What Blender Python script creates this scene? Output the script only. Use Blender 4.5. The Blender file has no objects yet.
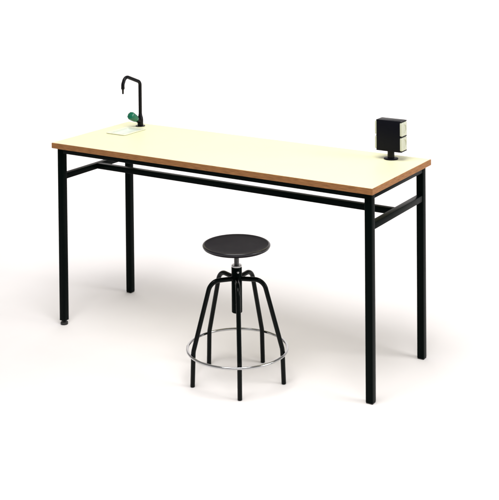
import bpy, bmesh, math
from math import sin, cos, pi, radians as R
from mathutils import Vector, Matrix

scene = bpy.context.scene
COL = scene.collection

# ------------------------------------------------------------------ helpers
def link(name, bm, mat, parent=None, smooth=False):
    me = bpy.data.meshes.new(name)
    bmesh.ops.recalc_face_normals(bm, faces=bm.faces)
    bm.to_mesh(me); bm.free()
    for m in (mat if isinstance(mat, (list, tuple)) else [mat]):
        me.materials.append(m)
    if smooth:
        me.polygons.foreach_set('use_smooth', [True] * len(me.polygons))
        me.set_sharp_from_angle(angle=R(38))
    o = bpy.data.objects.new(name, me)
    COL.objects.link(o)
    if parent is not None:
        o.parent = parent
        o.matrix_parent_inverse = Matrix.Translation(-parent_world(parent))
    return o

def parent_world(p):
    v = Vector(p.location)
    return v

def thing(name, label, cat, loc):
    o = bpy.data.objects.new(name, None)
    o.empty_display_size = .05
    o.location = loc
    o['label'] = label; o['category'] = cat
    COL.objects.link(o)
    return o

def sub(name, bm, mat, parent, smooth=False):
    """a sub-part: its parent is a mesh whose own frame is the world frame"""
    o = link(name, bm, mat, None, smooth)
    o.parent = parent
    o.matrix_parent_inverse = Matrix.Identity(4)
    return o

# every mesh is authored in world coordinates; a part's own origin ends up at
# the world origin because its parent's offset is cancelled above.

def add_box(bm, x0, x1, y0, y1, z0, z1, bev=0.0, seg=2, mi=0):
    vs = [bm.verts.new(p) for p in ((x0,y0,z0),(x1,y0,z0),(x1,y1,z0),(x0,y1,z0),
                                    (x0,y0,z1),(x1,y0,z1),(x1,y1,z1),(x0,y1,z1))]
    fs = [bm.faces.new([vs[i] for i in f]) for f in
          ((3,2,1,0),(4,5,6,7),(0,1,5,4),(1,2,6,5),(2,3,7,6),(3,0,4,7))]
    for f in fs: f.material_index = mi
    if bev > 0:
        es = list({e for f in fs for e in f.edges})
        bmesh.ops.bevel(bm, geom=es, offset=bev, segments=seg, profile=.5, affect='EDGES')

def box(x0, x1, y0, y1, z0, z1, bev=0.0, seg=2):
    bm = bmesh.new(); add_box(bm, x0, x1, y0, y1, z0, z1, bev, seg); return bm

def add_lathe(bm, prof, origin=(0,0,0), axis=(0,0,1), n=48, mi=0):
    """prof: list of (radius, height) along the axis; radius 0 closes with a pole"""
    q = Vector((0,0,1)).rotation_difference(Vector(axis).normalized()).to_matrix()
    O = Vector(origin)
    rings = []
    for r, h in prof:
        if r <= 1e-7:
            rings.append([bm.verts.new(O + q @ Vector((0,0,h)))])
        else:
            rings.append([bm.verts.new(O + q @ Vector((r*cos(2*pi*k/n), r*sin(2*pi*k/n), h))) for k in range(n)])
    for a, b in zip(rings, rings[1:]):
        for k in range(n):
            k2 = (k+1) % n
            if len(a) == 1 and len(b) == 1: continue
            if len(a) == 1: f = bm.faces.new((a[0], b[k2], b[k]))
            elif len(b) == 1: f = bm.faces.new((a[k], a[k2], b[0]))
            else: f = bm.faces.new((a[k], a[k2], b[k2], b[k]))
            f.material_index = mi

def lathe(prof, origin=(0,0,0), axis=(0,0,1), n=48):
    bm = bmesh.new(); add_lathe(bm, prof, origin, axis, n); return bm

def fillet(pts, radii, n=8):
    """polyline with rounded corners"""
    pts = [Vector(p) for p in pts]
    out = [pts[0]]
    for i in range(1, len(pts)-1):
        p, a, b = pts[i], pts[i-1], pts[i+1]
        d1 = (a-p).normalized(); d2 = (b-p).normalized()
        ang = d1.angle(d2); r = radii[i-1]
        if r <= 0 or ang > pi-1e-3:
            out.append(p); continue
        t = r / math.tan(ang/2)
        c = p + (d1+d2).normalized() * (r / sin(ang/2))
        s, e = p + d1*t - c, p + d2*t - c
        tot = s.angle(e)
        for k in range(n+1):
            u = k/n
            v = (s*sin((1-u)*tot) + e*sin(u*tot)) / sin(tot)
            out.append(c+v)
    out.append(pts[-1])
    return out

def add_tube(bm, path, rad, n=20, cap=True, round_end=0.0):
    path = [Vector(p) for p in path]
    rads = [rad]*len(path) if not hasattr(rad, '__len__') else list(rad)
    if round_end > 0:      # small rounded tip at the last point
        d = (path[-1]-path[-2]).normalized()
        e = path[-1]; path[-1] = e - d*round_end
        r0 = rads[-1]
        for k in (1, 2, 3):
            a = k/3*pi/2
            path.append(e - d*round_end + d*round_end*sin(a)); rads.append(r0 - round_end*(1-cos(a)))
    tang = []
    for i in range(len(path)):
        a = path[max(0, i-1)]; b = path[min(len(path)-1, i+1)]
        tang.append((b-a).normalized())
    ref = Vector((0,0,1)) if abs(tang[0].z) < .9 else Vector((1,0,0))
    u = tang[0].cross(ref).normalized()
    rings = []
    for p, t, r in zip(path, tang, rads):
        u = (u - t*u.dot(t)).normalized(); v = t.cross(u)
        rings.append([bm.verts.new(p + (u*cos(2*pi*k/n) + v*sin(2*pi*k/n))*r) for k in range(n)])
    for a, b in zip(rings, rings[1:]):
        for k in range(n):
            bm.faces.new((a[k], a[(k+1) % n], b[(k+1) % n], b[k]))
    if cap:
        bm.faces.new(rings[0][::-1]); bm.faces.new(rings[-1])

def tube(path, rad, n=20, round_end=0.0):
    bm = bmesh.new(); add_tube(bm, path, rad, n, True, round_end); return bm

# ---------------------------------------------------------------- materials
def material(name, color, rough=.5, metal=0.0, coat=0.0, coat_rough=.1, spec=.5,
             var=0.0, var_scale=30.0, bump=0.0, bump_scale=400.0, rough_var=0.0, stretch=(1,1,1)):
    m = bpy.data.materials.new(name); m.use_nodes = True
    nt = m.node_tree; N = nt.nodes; b = N['Principled BSDF']
    b.inputs['Base Color'].default_value = (*color, 1)
    b.inputs['Roughness'].default_value = rough
    b.inputs['Metallic'].default_value = metal
    b.inputs['Coat Weight'].default_value = coat
    b.inputs['Coat Roughness'].default_value = coat_rough
    b.inputs['Specular IOR Level'].default_value = spec
    tc = N.new('ShaderNodeTexCoord'); mp = N.new('ShaderNodeMapping')
    mp.inputs['Scale'].default_value = stretch
    nt.links.new(tc.outputs['Object'], mp.inputs['Vector'])
    if var > 0:
        n = N.new('ShaderNodeTexNoise'); n.inputs['Scale'].default_value = var_scale
        n.inputs['Detail'].default_value = 6
        nt.links.new(mp.outputs['Vector'], n.inputs['Vector'])
        r = N.new('ShaderNodeValToRGB')
        r.color_ramp.elements[0].position = .3; r.color_ramp.elements[1].position = .7
        r.color_ramp.elements[0].color = (*[c*(1-var) for c in color], 1)
        r.color_ramp.elements[1].color = (*[min(1, c*(1+var)) for c in color], 1)
        nt.links.new(n.outputs['Fac'], r.inputs['Fac'])
        nt.links.new(r.outputs['Color'], b.inputs['Base Color'])
    if rough_var > 0:
        n = N.new('ShaderNodeTexNoise'); n.inputs['Scale'].default_value = 14; n.inputs['Detail'].default_value = 5
        nt.links.new(tc.outputs['Object'], n.inputs['Vector'])
        q = N.new('ShaderNodeMapRange')
        q.inputs['To Min'].default_value = rough - rough_var; q.inputs['To Max'].default_value = rough + rough_var
        nt.links.new(n.outputs['Fac'], q.inputs['Value']); nt.links.new(q.outputs['Result'], b.inputs['Roughness'])
    if bump > 0:
        n = N.new('ShaderNodeTexNoise'); n.inputs['Scale'].default_value = bump_scale; n.inputs['Detail'].default_value = 3
        nt.links.new(mp.outputs['Vector'], n.inputs['Vector'])
        k = N.new('ShaderNodeBump'); k.inputs['Strength'].default_value = bump; k.inputs['Distance'].default_value = .001
        nt.links.new(n.outputs['Fac'], k.inputs['Height']); nt.links.new(k.outputs['Normal'], b.inputs['Normal'])
    return m

M_paper   = material('white_studio_paper', (.905, .868, .855), .95, spec=.1, var=.012, var_scale=3)
M_lam     = material('cream_laminate', (.81, .79, .515), .46, spec=.22, var=.014, var_scale=7, bump=.06, bump_scale=900, rough_var=.05)
M_edge    = material('beech_edging', (.325, .148, .055), .5, spec=.12, var=.34, var_scale=26, stretch=(1, 1, 14), bump=.15, bump_scale=120)
M_steel   = material('black_enamel', (.0012, .0036, .0031), .30, spec=.032, bump=.10, bump_scale=700, rough_var=.06)
M_tube    = material('black_enamel_tube', (.0015, .0030, .0027), .20, spec=.12, bump=.06, bump_scale=700, rough_var=.05)
M_seat    = material('black_moulded_seat', (.0110, .0096, .0130), .42, spec=.02, bump=.18, bump_scale=900, rough_var=.06)
M_rimseat = material('polished_seat_rim', (.0110, .0096, .0130), .26, spec=.5, rough_var=.05)
M_chrome  = material('chrome', (.50, .50, .505), .12, metal=1.0, rough_var=.03)
M_zinc    = material('zinc_plated_steel', (.42, .42, .42), .30, metal=1.0, rough_var=.08)
M_rubber  = material('black_rubber', (.012, .012, .012), .6, bump=.1)
M_tap     = material('black_coated_brass', (.0045, .0045, .0055), .24, spec=.15, bump=.04)
M_green   = material('green_plastic', (.0018, .135, .070), .20, spec=.3, coat=.35, coat_rough=.08, var=.06, var_scale=60)
M_house   = material('black_plastic_housing', (.0040, .0042, .0075), .40, spec=.09, bump=.12, bump_scale=900, rough_var=.06)
M_socket  = material('ivory_plastic', (.57, .58, .46), .35, spec=.3, var=.02, var_scale=40)
M_sinkrim = material('white_plastic_rim', (.76, .76, .58), .32, spec=.25, var=.01, var_scale=40)
M_basin   = material('pale_grey_basin', (.68, .72, .63), .25, spec=.25, var=.02, var_scale=30)

# ------------------------------------------------------- the studio surface
# one continuous roll of white paper: floor, then a wide curve up to a backdrop
bm = bmesh.new()
prof = [(-9, 0), (-3, 0), (0, 0), (3, 0), (7, 0)]
RAD = 4.0
prof += [(7 + RAD*sin(a*pi/2/16), RAD*(1-cos(a*pi/2/16))) for a in range(1, 17)]
prof += [(7 + RAD, RAD + 5)]
rows = []
ca, sa = cos(R(32)), sin(R(32))          # the roll faces the camera
for (d, z) in prof:
    row = []
    for w in (-16, -8, 0, 8, 16):
        row.append(bm.verts.new((1.0 + w*ca - d*sa, .2 + w*sa + d*ca, z)))
    rows.append(row)
for a, b in zip(rows, rows[1:]):
    for k in range(4):
        bm.faces.new((a[k], a[k+1], b[k+1], b[k]))
floor = link('floor', bm, M_paper, None, True)
floor['kind'] = 'structure'

# ------------------------------------------------------------------ the table
H, T, L, D = .900, .0265, 1.733, .601
IX, IY, S = .0164, .0228, .0325
ZU = H - T
table = thing('laboratory_table', 'long cream laminate laboratory table with brown wooden edging on a black square-tube frame', 'table', (L/2, D/2, 0))

# sink opening
HX0, HX1, HY0, HY1 = .1035, .2005, .3145, .4685
bm = bmesh.new()
E = .0028                      # thickness of the applied edging strip
xs = [E, HX0, HX1, L-E]; ys = [E, HY0, HY1, D-E]
def grid(z):
    return [[bm.verts.new((x, y, z)) for x in xs] for y in ys]
gt, gb = grid(H), grid(ZU)
for j in range(3):
    for i in range(3):
        if i == 1 and j == 1: continue
        bm.faces.new((gt[j][i], gt[j][i+1], gt[j+1][i+1], gt[j+1][i]))
        bm.faces.new((gb[j][i], gb[j+1][i], gb[j+1][i+1], gb[j][i+1]))
def wall(a, b, ta, tb): bm.faces.new((a, b, tb, ta))
for k in range(3):
    wall(gb[0][k], gb[0][k+1], gt[0][k], gt[0][k+1]); wall(gb[3][k], gb[3][k+1], gt[3][k], gt[3][k+1])
    wall(gb[k][0], gb[k+1][0], gt[k][0], gt[k+1][0]); wall(gb[k][3], gb[k+1][3], gt[k][3], gt[k+1][3])
wall(gb[1][1], gb[1][2], gt[1][1], gt[1][2]); wall(gb[2][1], gb[2][2], gt[2][1], gt[2][2])
wall(gb[1][1], gb[2][1], gt[1][1], gt[2][1]); wall(gb[1][2], gb[2][2], gt[1][2], gt[2][2])
top = link('tabletop', bm, M_lam, table)

# wooden edging: mitred ring butted round the board, rounded outer arrises
bm = bmesh.new()
sect = [(E, ZU-.0002), (.0012, ZU-.0002), (0, ZU+.0012), (0, H-.0014), (.0012, H-.0002), (E, H-.0002)]
loops = []
for cx, cy, dx, dy in ((0,0,1,1), (L,0,-1,1), (L,D,-1,-1), (0,D,1,-1)):
    loops.append([bm.verts.new((cx+dx*o, cy+dy*o, z)) for o, z in sect])
for a, b in zip(loops, loops[1:] + loops[:1]):
    for k in range(len(sect)):
        k2 = (k+1) % len(sect)
        bm.faces.new((a[k], b[k], b[k2], a[k2]))
edge = sub('edge_strip', bm, M_edge, top)

X0, X1, X2, X3 = IX, IX+S, L-IX-S, L-IX
Y0, Y1, Y2, Y3 = IY, IY+S, D-IY-S, D-IY
legs = []
for (xa, ya, foot) in ((X0, Y0, True), (X2, Y0, False), (X2, Y2, False), (X0, Y2, False)):
    zb = .0205 if foot else .0045
    lg = link('leg', box(xa, xa+S, ya, ya+S, zb, ZU-.0006, .0022, 3), M_steel, table, True)
    c = (xa+S/2, ya+S/2, 0)
    if foot:
        sub('levelling_foot', lathe([(0,.0), (.0165,.0), (.0180,.0015), (.0180,.0105), (.0160,.0130), (.0085,.0140), (.0085,.0215), (0,.0215)], c), M_rubber, lg, True)
    else:
        sub('end_cap', box(xa+.0008, xa+S-.0008, ya+.0008, ya+S-.0008, 0, .0043, .0015, 2), M_rubber, lg, True)
    legs.append(lg)

RH, RT, F = .0255, .025, .0012          # rail height, thickness, set-back from the leg face
zr0, zr1 = ZU-.0006-RH, ZU-.0006
for a in ((X1, X2, Y0+F, Y0+F+RT), (X1, X2, Y3-F-RT, Y3-F), (X0+F, X0+F+RT, Y1, Y2), (X3-F-RT, X3-F, Y1, Y2)):
    link('rail', box(*a, zr0, zr1, .0016, 2), M_steel, table, True)
zs0, zs1 = .7175, .7455
ST = .0285
for a in ((X0+.002, X0+.002+ST, Y1, Y2), (X3-.002-ST, X3-.002, Y1, Y2)):
    link('side_stretcher', box(*a, zs0, zs1, .0018, 3), M_steel, table, True)
link('long_stretcher', box(X0+.002+ST, X3-.002-ST, D/2-ST/2, D/2+ST/2, zs0+.0004, zs1-.0004, .0018, 3), M_steel, table, True)

# ------------------------------------------------------------------- the sink
def rrect(x0, x1, y0, y1, r, n=6):
    p = []
    for cx, cy, a0 in ((x1-r, y1-r, 0), (x0+r, y1-r, 90), (x0+r, y0+r, 180), (x1-r, y0+r, 270)):
        for k in range(n+1):
            a = R(a0 + 90*k/n); p.append((cx+r*cos(a), cy+r*sin(a)))
    return p
def rings_mesh(rs, close_last=True, close_first=False):
    bm = bmesh.new(); V = [[bm.verts.new((x, y, z)) for x, y in p] for p, z in rs]
    for a, b in zip(V, V[1:]):
        n = len(a)
        for k in range(n): bm.faces.new((a[k], a[(k+1) % n], b[(k+1) % n], b[k]))
    if close_last: bm.faces.new(V[-1])
    if close_first: bm.faces.new(V[0])
    return bm
SX0, SX1, SY0, SY1 = .091, .213, .302, .481
sink = thing('drip_sink', 'shallow white-rimmed drip sink with pale blue-grey basin set into the tabletop below the spout', 'sink', ((SX0+SX1)/2, (SY0+SY1)/2, H))
o = lambda d: (SX0+d, SX1-d, SY0+d, SY1-d)
rim = [(rrect(*o(.004), .008), H+.0003), (rrect(*o(.004), .008), H+.0018), (rrect(*o(.0), .010), H+.0021), (rrect(*o(.0), .010), H+.0040), (rrect(*o(.0012), .009), H+.0050),
       (rrect(*o(.0140), .012), H+.0046), (rrect(*o(.0152), .012), H+.0034), (rrect(*o(.0155), .012), H-.003)]
link('rim', rings_mesh(rim, False), M_sinkrim, sink, True)
i = lambda d: rrect(SX0+d, SX1-d, SY0+d, SY1-d, .012)
link('basin', rings_mesh([(i(.0158), H+.0020), (i(.0165), H-.004), (i(.019), H-.0075), (i(.026), H-.0095), (i(.045), H-.0115)]), M_basin, sink, True)

# -------------------------------------------------------------------- the tap
TX, TY = .130, .538
tap = thing('water_tap', 'black swan-neck laboratory water tap with a green knob standing behind the sink', 'tap', (TX, TY, H))
link('base_flange', lathe([(0,.0003), (.0245,.0003), (.0250,.0015), (.0245,.0040), (.0170,.0058), (.0120,.0062), (0,.0062)], (TX,TY,H)), M_tap, tap, True)
link('body', lathe([(.0140,.0055), (.0150,.010), (.0152,.034), (.0135,.046), (.0105,.056), (.0095,.064), (.0072,.067), (0,.067)], (TX,TY,H)), M_tap, tap, True)
ang = R(266)
def tp(r, z): return (TX + r*cos(ang), TY + r*sin(ang), z)
path = fillet([tp(0,.960), tp(0,1.1315), tp(.112,1.1765), tp(.131,1.136), tp(.131,1.116)], [.024, .026, .03], 12)
neck = link('swan_neck', tube(path, .0090, 24), M_tap, tap, True)
nz = Vector(tp(.131, 1.116))
sub('nozzle', lathe([(0,.004), (.0092,.004), (.0094,.002), (.0092,-.002), (.0070,-.0055), (.0052,-.008), (.0047,-.027), (.0038,-.029), (0,-.029)], nz, n=24), M_tap, neck, True)
el = R(31)
kd = Vector((cos(ang)*cos(el), sin(ang)*cos(el), sin(el)))
ko = Vector((TX, TY, .922))
link('valve_stem', lathe([(0,.004), (.0110,.006), (.0125,.020), (.0125,.034), (.0095,.040), (.0095,.048), (0,.048)], ko, kd, 28), M_tap, tap, True)
# fluted conical knob
bm = bmesh.new()
n = 48
q = Vector((0,0,1)).rotation_difference(kd).to_matrix()
V = []
for r, h, fl in ((.0110,.034,0), (.0155,.036,.3), (.0178,.041,.7), (.0200,.058,1), (.0214,.074,1), (.0216,.083,.9), (.0202,.0885,.5), (.0160,.0915,.2), (.0115,.0925,0)):
    V.append([bm.verts.new(ko + q @ Vector(((r - fl*.0030*(.5+.5*cos(8*2*pi*k/n)))*cos(2*pi*k/n), (r - fl*.0030*(.5+.5*cos(8*2*pi*k/n)))*sin(2*pi*k/n), h))) for k in range(n)])
for a, b in zip(V, V[1:]):
    for k in range(n): bm.faces.new((a[k], a[(k+1) % n], b[(k+1) % n], b[k]))
bm.faces.new(V[-1]); bm.faces.new(V[0][::-1])
knob = link('knob', bm, M_green, tap, True)
sub('knob_badge', lathe([(.0096,.0922), (.0096,.0932), (.0088,.0937), (0,.0937)], ko, kd, 28), M_green, knob, True)

# -------------------------------------------------------------- socket pedestal
PX, PY = 1.5745, .516
ped = thing('socket_pedestal', 'black power outlet post with ivory socket panels standing on the right end of the table', 'power outlet', (PX, PY, H))
link('base_plate', lathe([(0,.0003), (.0320,.0003), (.0330,.0015), (.0325,.0050), (.0300,.0064), (.0160,.0072), (0,.0072)], (PX,PY,H)), M_house, ped, True)
link('stem', lathe([(.0158,.0070), (.0158,.0425)], (PX,PY,H), n=40), M_tap, ped, True)
HX, HYd, z0, z1 = .0580, .0305, .940, 1.080
zm = (z0+z1)/2 - .001
bm = bmesh.new()
add_box(bm, PX-HX, PX+HX, PY-HYd, PY+HYd, z0, z1, .0022, 2)
# collars above, between and below the socket panels
P = .0075
for sgn in (-1, 1):
    for za, zb in ((z1-.0052, z1-.0006), (zm-.0022, zm+.0022), (z0+.0006, z0+.0052)):
        xa, xb = sorted((PX+sgn*(HX-.003), PX+sgn*(HX+(P if sgn > 0 else .0016))))
        add_box(bm, xa, xb, PY-HYd+.0012, PY+HYd-.0012, za, zb, .0009, 1)
house = link('housing', bm, M_house, ped, True)
for sgn in (-1, 1):
    for za, zb in ((zm+.0026, z1-.0056), (z0+.0056, zm-.0026)):
        # ivory panel: pillow-shaped, a round socket well with two pin holes
        bm = bmesh.new()
        xa = PX + sgn*(HX-.001); xo = PX + sgn*(HX+P+.0022); hy = HYd-.0018
        cz = (za+zb)/2; hz = (zb-za)/2; n = 40; rw = .0205
        def ringq(sc_y, sc_z, x, rr=.006):
            pts = rrect(-sc_y, sc_y, -sc_z, sc_z, rr, 9)
            return [bm.verts.new((x, PY+p[0], cz+p[1])) for p in pts]
        def ringc(r, x): 
            pts = rrect(-1, 1, -1, 1, .999, 9)
            return [bm.verts.new((x, PY+r*p[0]/max(1e-9, math.hypot(*p)), cz+r*p[1]/max(1e-9, math.hypot(*p)))) for p in pts]
        V = [ringq(hy, hz, xa), ringq(hy, hz, xo-sgn*.0040), ringq(hy-.0012, hz-.0012, xo-sgn*.0014), ringq(hy-.004, hz-.004, xo),
             ringc(rw, xo), ringc(rw-.0008, xo-sgn*.0008), ringc(rw-.0018, xo-sgn*.0042)]
        for a, b in zip(V, V[1:]):
            m = len(a)
            for k in range(m): bm.faces.new((a[k], a[(k+1) % m], b[(k+1) % m], b[k]))
        bm.faces.new(V[-1])
        link('socket_panel', bm, M_socket, ped, True)

# -------------------------------------------------------------------- the stool
CX, CY = 1.106, -.053
stool = thing('laboratory_stool', 'round black swivel stool with five tube legs and chrome foot ring before the table', 'stool', (CX, CY, 0))
SZ = .5905
seat = link('seat', lathe([(0,-.020), (.060,-.0205), (.120,-.0205), (.134,-.0190), (.1425,-.0145), (.1468,-.0085), (.1475,-.0050), (.1471,-.0028), (.1458,-.0008),
      (.1442,.0005), (.1420,.0013), (.1390,.0016), (.1350,.0013), (.1290,.0004), (.110,-.0006), (.060,-.0016), (0,-.002)], (CX,CY,SZ), n=96), [M_seat, M_rimseat], stool, True)
for f in seat.data.polygons:           # the rounded shoulder is polished by use
    if math.hypot(f.center.x-CX, f.center.y-CY) > .1385 and f.center.z > SZ-.007: f.material_index = 1
link('seat_plate', lathe([(0,-.0262), (.042,-.0262), (.045,-.0245), (.045,-.0208), (0,-.0208)], (CX,CY,SZ), n=40), M_steel, stool, True)
# threaded spindle
bm = bmesh.new()
zb, zt = .30, SZ-.0262
prof = [(0, zb)]
k = 0; z = zb
while z < zt-.003:
    prof += [(.0100, z), (.0112, z+.0015)]; z += .003
prof += [(.0098, zt), (0, zt)]
add_lathe(bm, prof, (CX, CY, 0), n=32)
link('spindle', bm, M_zinc, stool, True)
sleeve = link('sleeve', lathe([(.0120,.2940), (.0215,.2940), (.0228,.2955), (.0228,.4900), (.0220,.4912), (.0122,.4912)], (CX,CY,0), n=48), M_steel, stool, True)
sub('collar', lathe([(.0118,.4915), (.0212,.4915), (.0222,.4925), (.0222,.4985), (.0205,.5005), (.0118,.5005)], (CX,CY,0), n=48), M_zinc, sleeve, True)
sd = Vector((cos(R(-44)), sin(R(-44)), 0))
for zz in (.474,):
    sub('screw', lathe([(.0052,.0215), (.0052,.0248), (.0045,.0268), (.0022,.0276), (0,.0276)], (CX, CY, zz), sd, 20), M_zinc, sleeve, True)
LR = .0100
for k in range(5):
    a = R(-54.6 + 72*k)
    def lp(r, z): return (CX + r*cos(a), CY + r*sin(a), z)
    pth = fillet([lp(.0205,.441), lp(.119,.4435), lp(.2005,.150), lp(.2055,.0)], [.050, .09], 12)
    lg = link('leg', tube(pth, LR, 24, .003), M_tube, stool, True)
bm = bmesh.new()
n1, n2, MR, mr, rz = 128, 16, .2165, .0058, .137
V = [[bm.verts.new((CX+(MR+mr*cos(2*pi*j/n2))*cos(2*pi*i_/n1), CY+(MR+mr*cos(2*pi*j/n2))*sin(2*pi*i_/n1), rz+mr*sin(2*pi*j/n2))) for j in range(n2)] for i_ in range(n1)]
for i_ in range(n1):
    for j in range(n2):
        bm.faces.new((V[i_][j], V[(i_+1) % n1][j], V[(i_+1) % n1][(j+1) % n2], V[i_][(j+1) % n2]))
link('foot_ring', bm, M_chrome, stool, True)

# --------------------------------------------------------------------- lighting
w = bpy.data.worlds.new('World'); scene.world = w; w.use_nodes = True
bg = w.node_tree.nodes['Background']
bg.inputs['Color'].default_value = (1, .99, .985, 1); bg.inputs['Strength'].default_value = .285

def area(name, loc, target, sx, sy, power, color=(1,1,1)):
    l = bpy.data.lights.new(name, 'AREA'); l.shape = 'RECTANGLE'; l.size = sx; l.size_y = sy
    l.energy = power; l.color = color
    o = bpy.data.objects.new(name, l); COL.objects.link(o); o.location = loc
    o.rotation_euler = (Vector(target)-Vector(loc)).to_track_quat('-Z', 'Y').to_euler()
    return o
area('overhead_softbox', (1.50, -.95, 4.2), (.9, .3, .4), 2.6, 2.6, 163)
area('side_softbox', (5.2, .9, 2.2), (1.2, .3, .6), 2.0, 2.0, 100)
area('backdrop_fill', (-1.5, 3.0, 6.0), (-4.2, 8.0, 2.0), 5.0, 3.0, 510)  # added fill with no visible source, lifts the far paper to white
area('second_backdrop_fill', (4.6, 6.2, 6.5), (2.6, 11.5, 2.2), 5.0, 3.0, 300)  # another added fill, brightens the backdrop where it darkens at the right

# --------------------------------------------------------------------- camera
cam = bpy.data.cameras.new('camera'); co = bpy.data.objects.new('camera', cam); COL.objects.link(co)
yaw, pit, rol = -.562120, -.025, -.008726
fw = Vector((sin(yaw)*cos(pit), cos(yaw)*cos(pit), sin(pit)))
r = Vector((cos(yaw), -sin(yaw), 0)); u = r.cross(fw)
r2 = r*cos(rol) + u*sin(rol); u2 = -r*sin(rol) + u*cos(rol)
m = Matrix((r2, u2, -fw)).transposed().to_4x4(); m.translation = (3.72765, -4.08643, 2.08092)
co.matrix_world = m
cam.sensor_fit = 'VERTICAL'; cam.sensor_height = 36; cam.sensor_width = 36
cam.lens = 1120.336/500*36
cam.shift_x = 0; cam.shift_y = -322.85/500
cam.clip_start = .05; cam.clip_end = 200
scene.camera = co

vs = scene.view_settings
scene.display_settings.display_device = 'sRGB'
vs.view_transform = 'Standard'; vs.look = 'None'; vs.exposure = 0.0; vs.gamma = 1.0
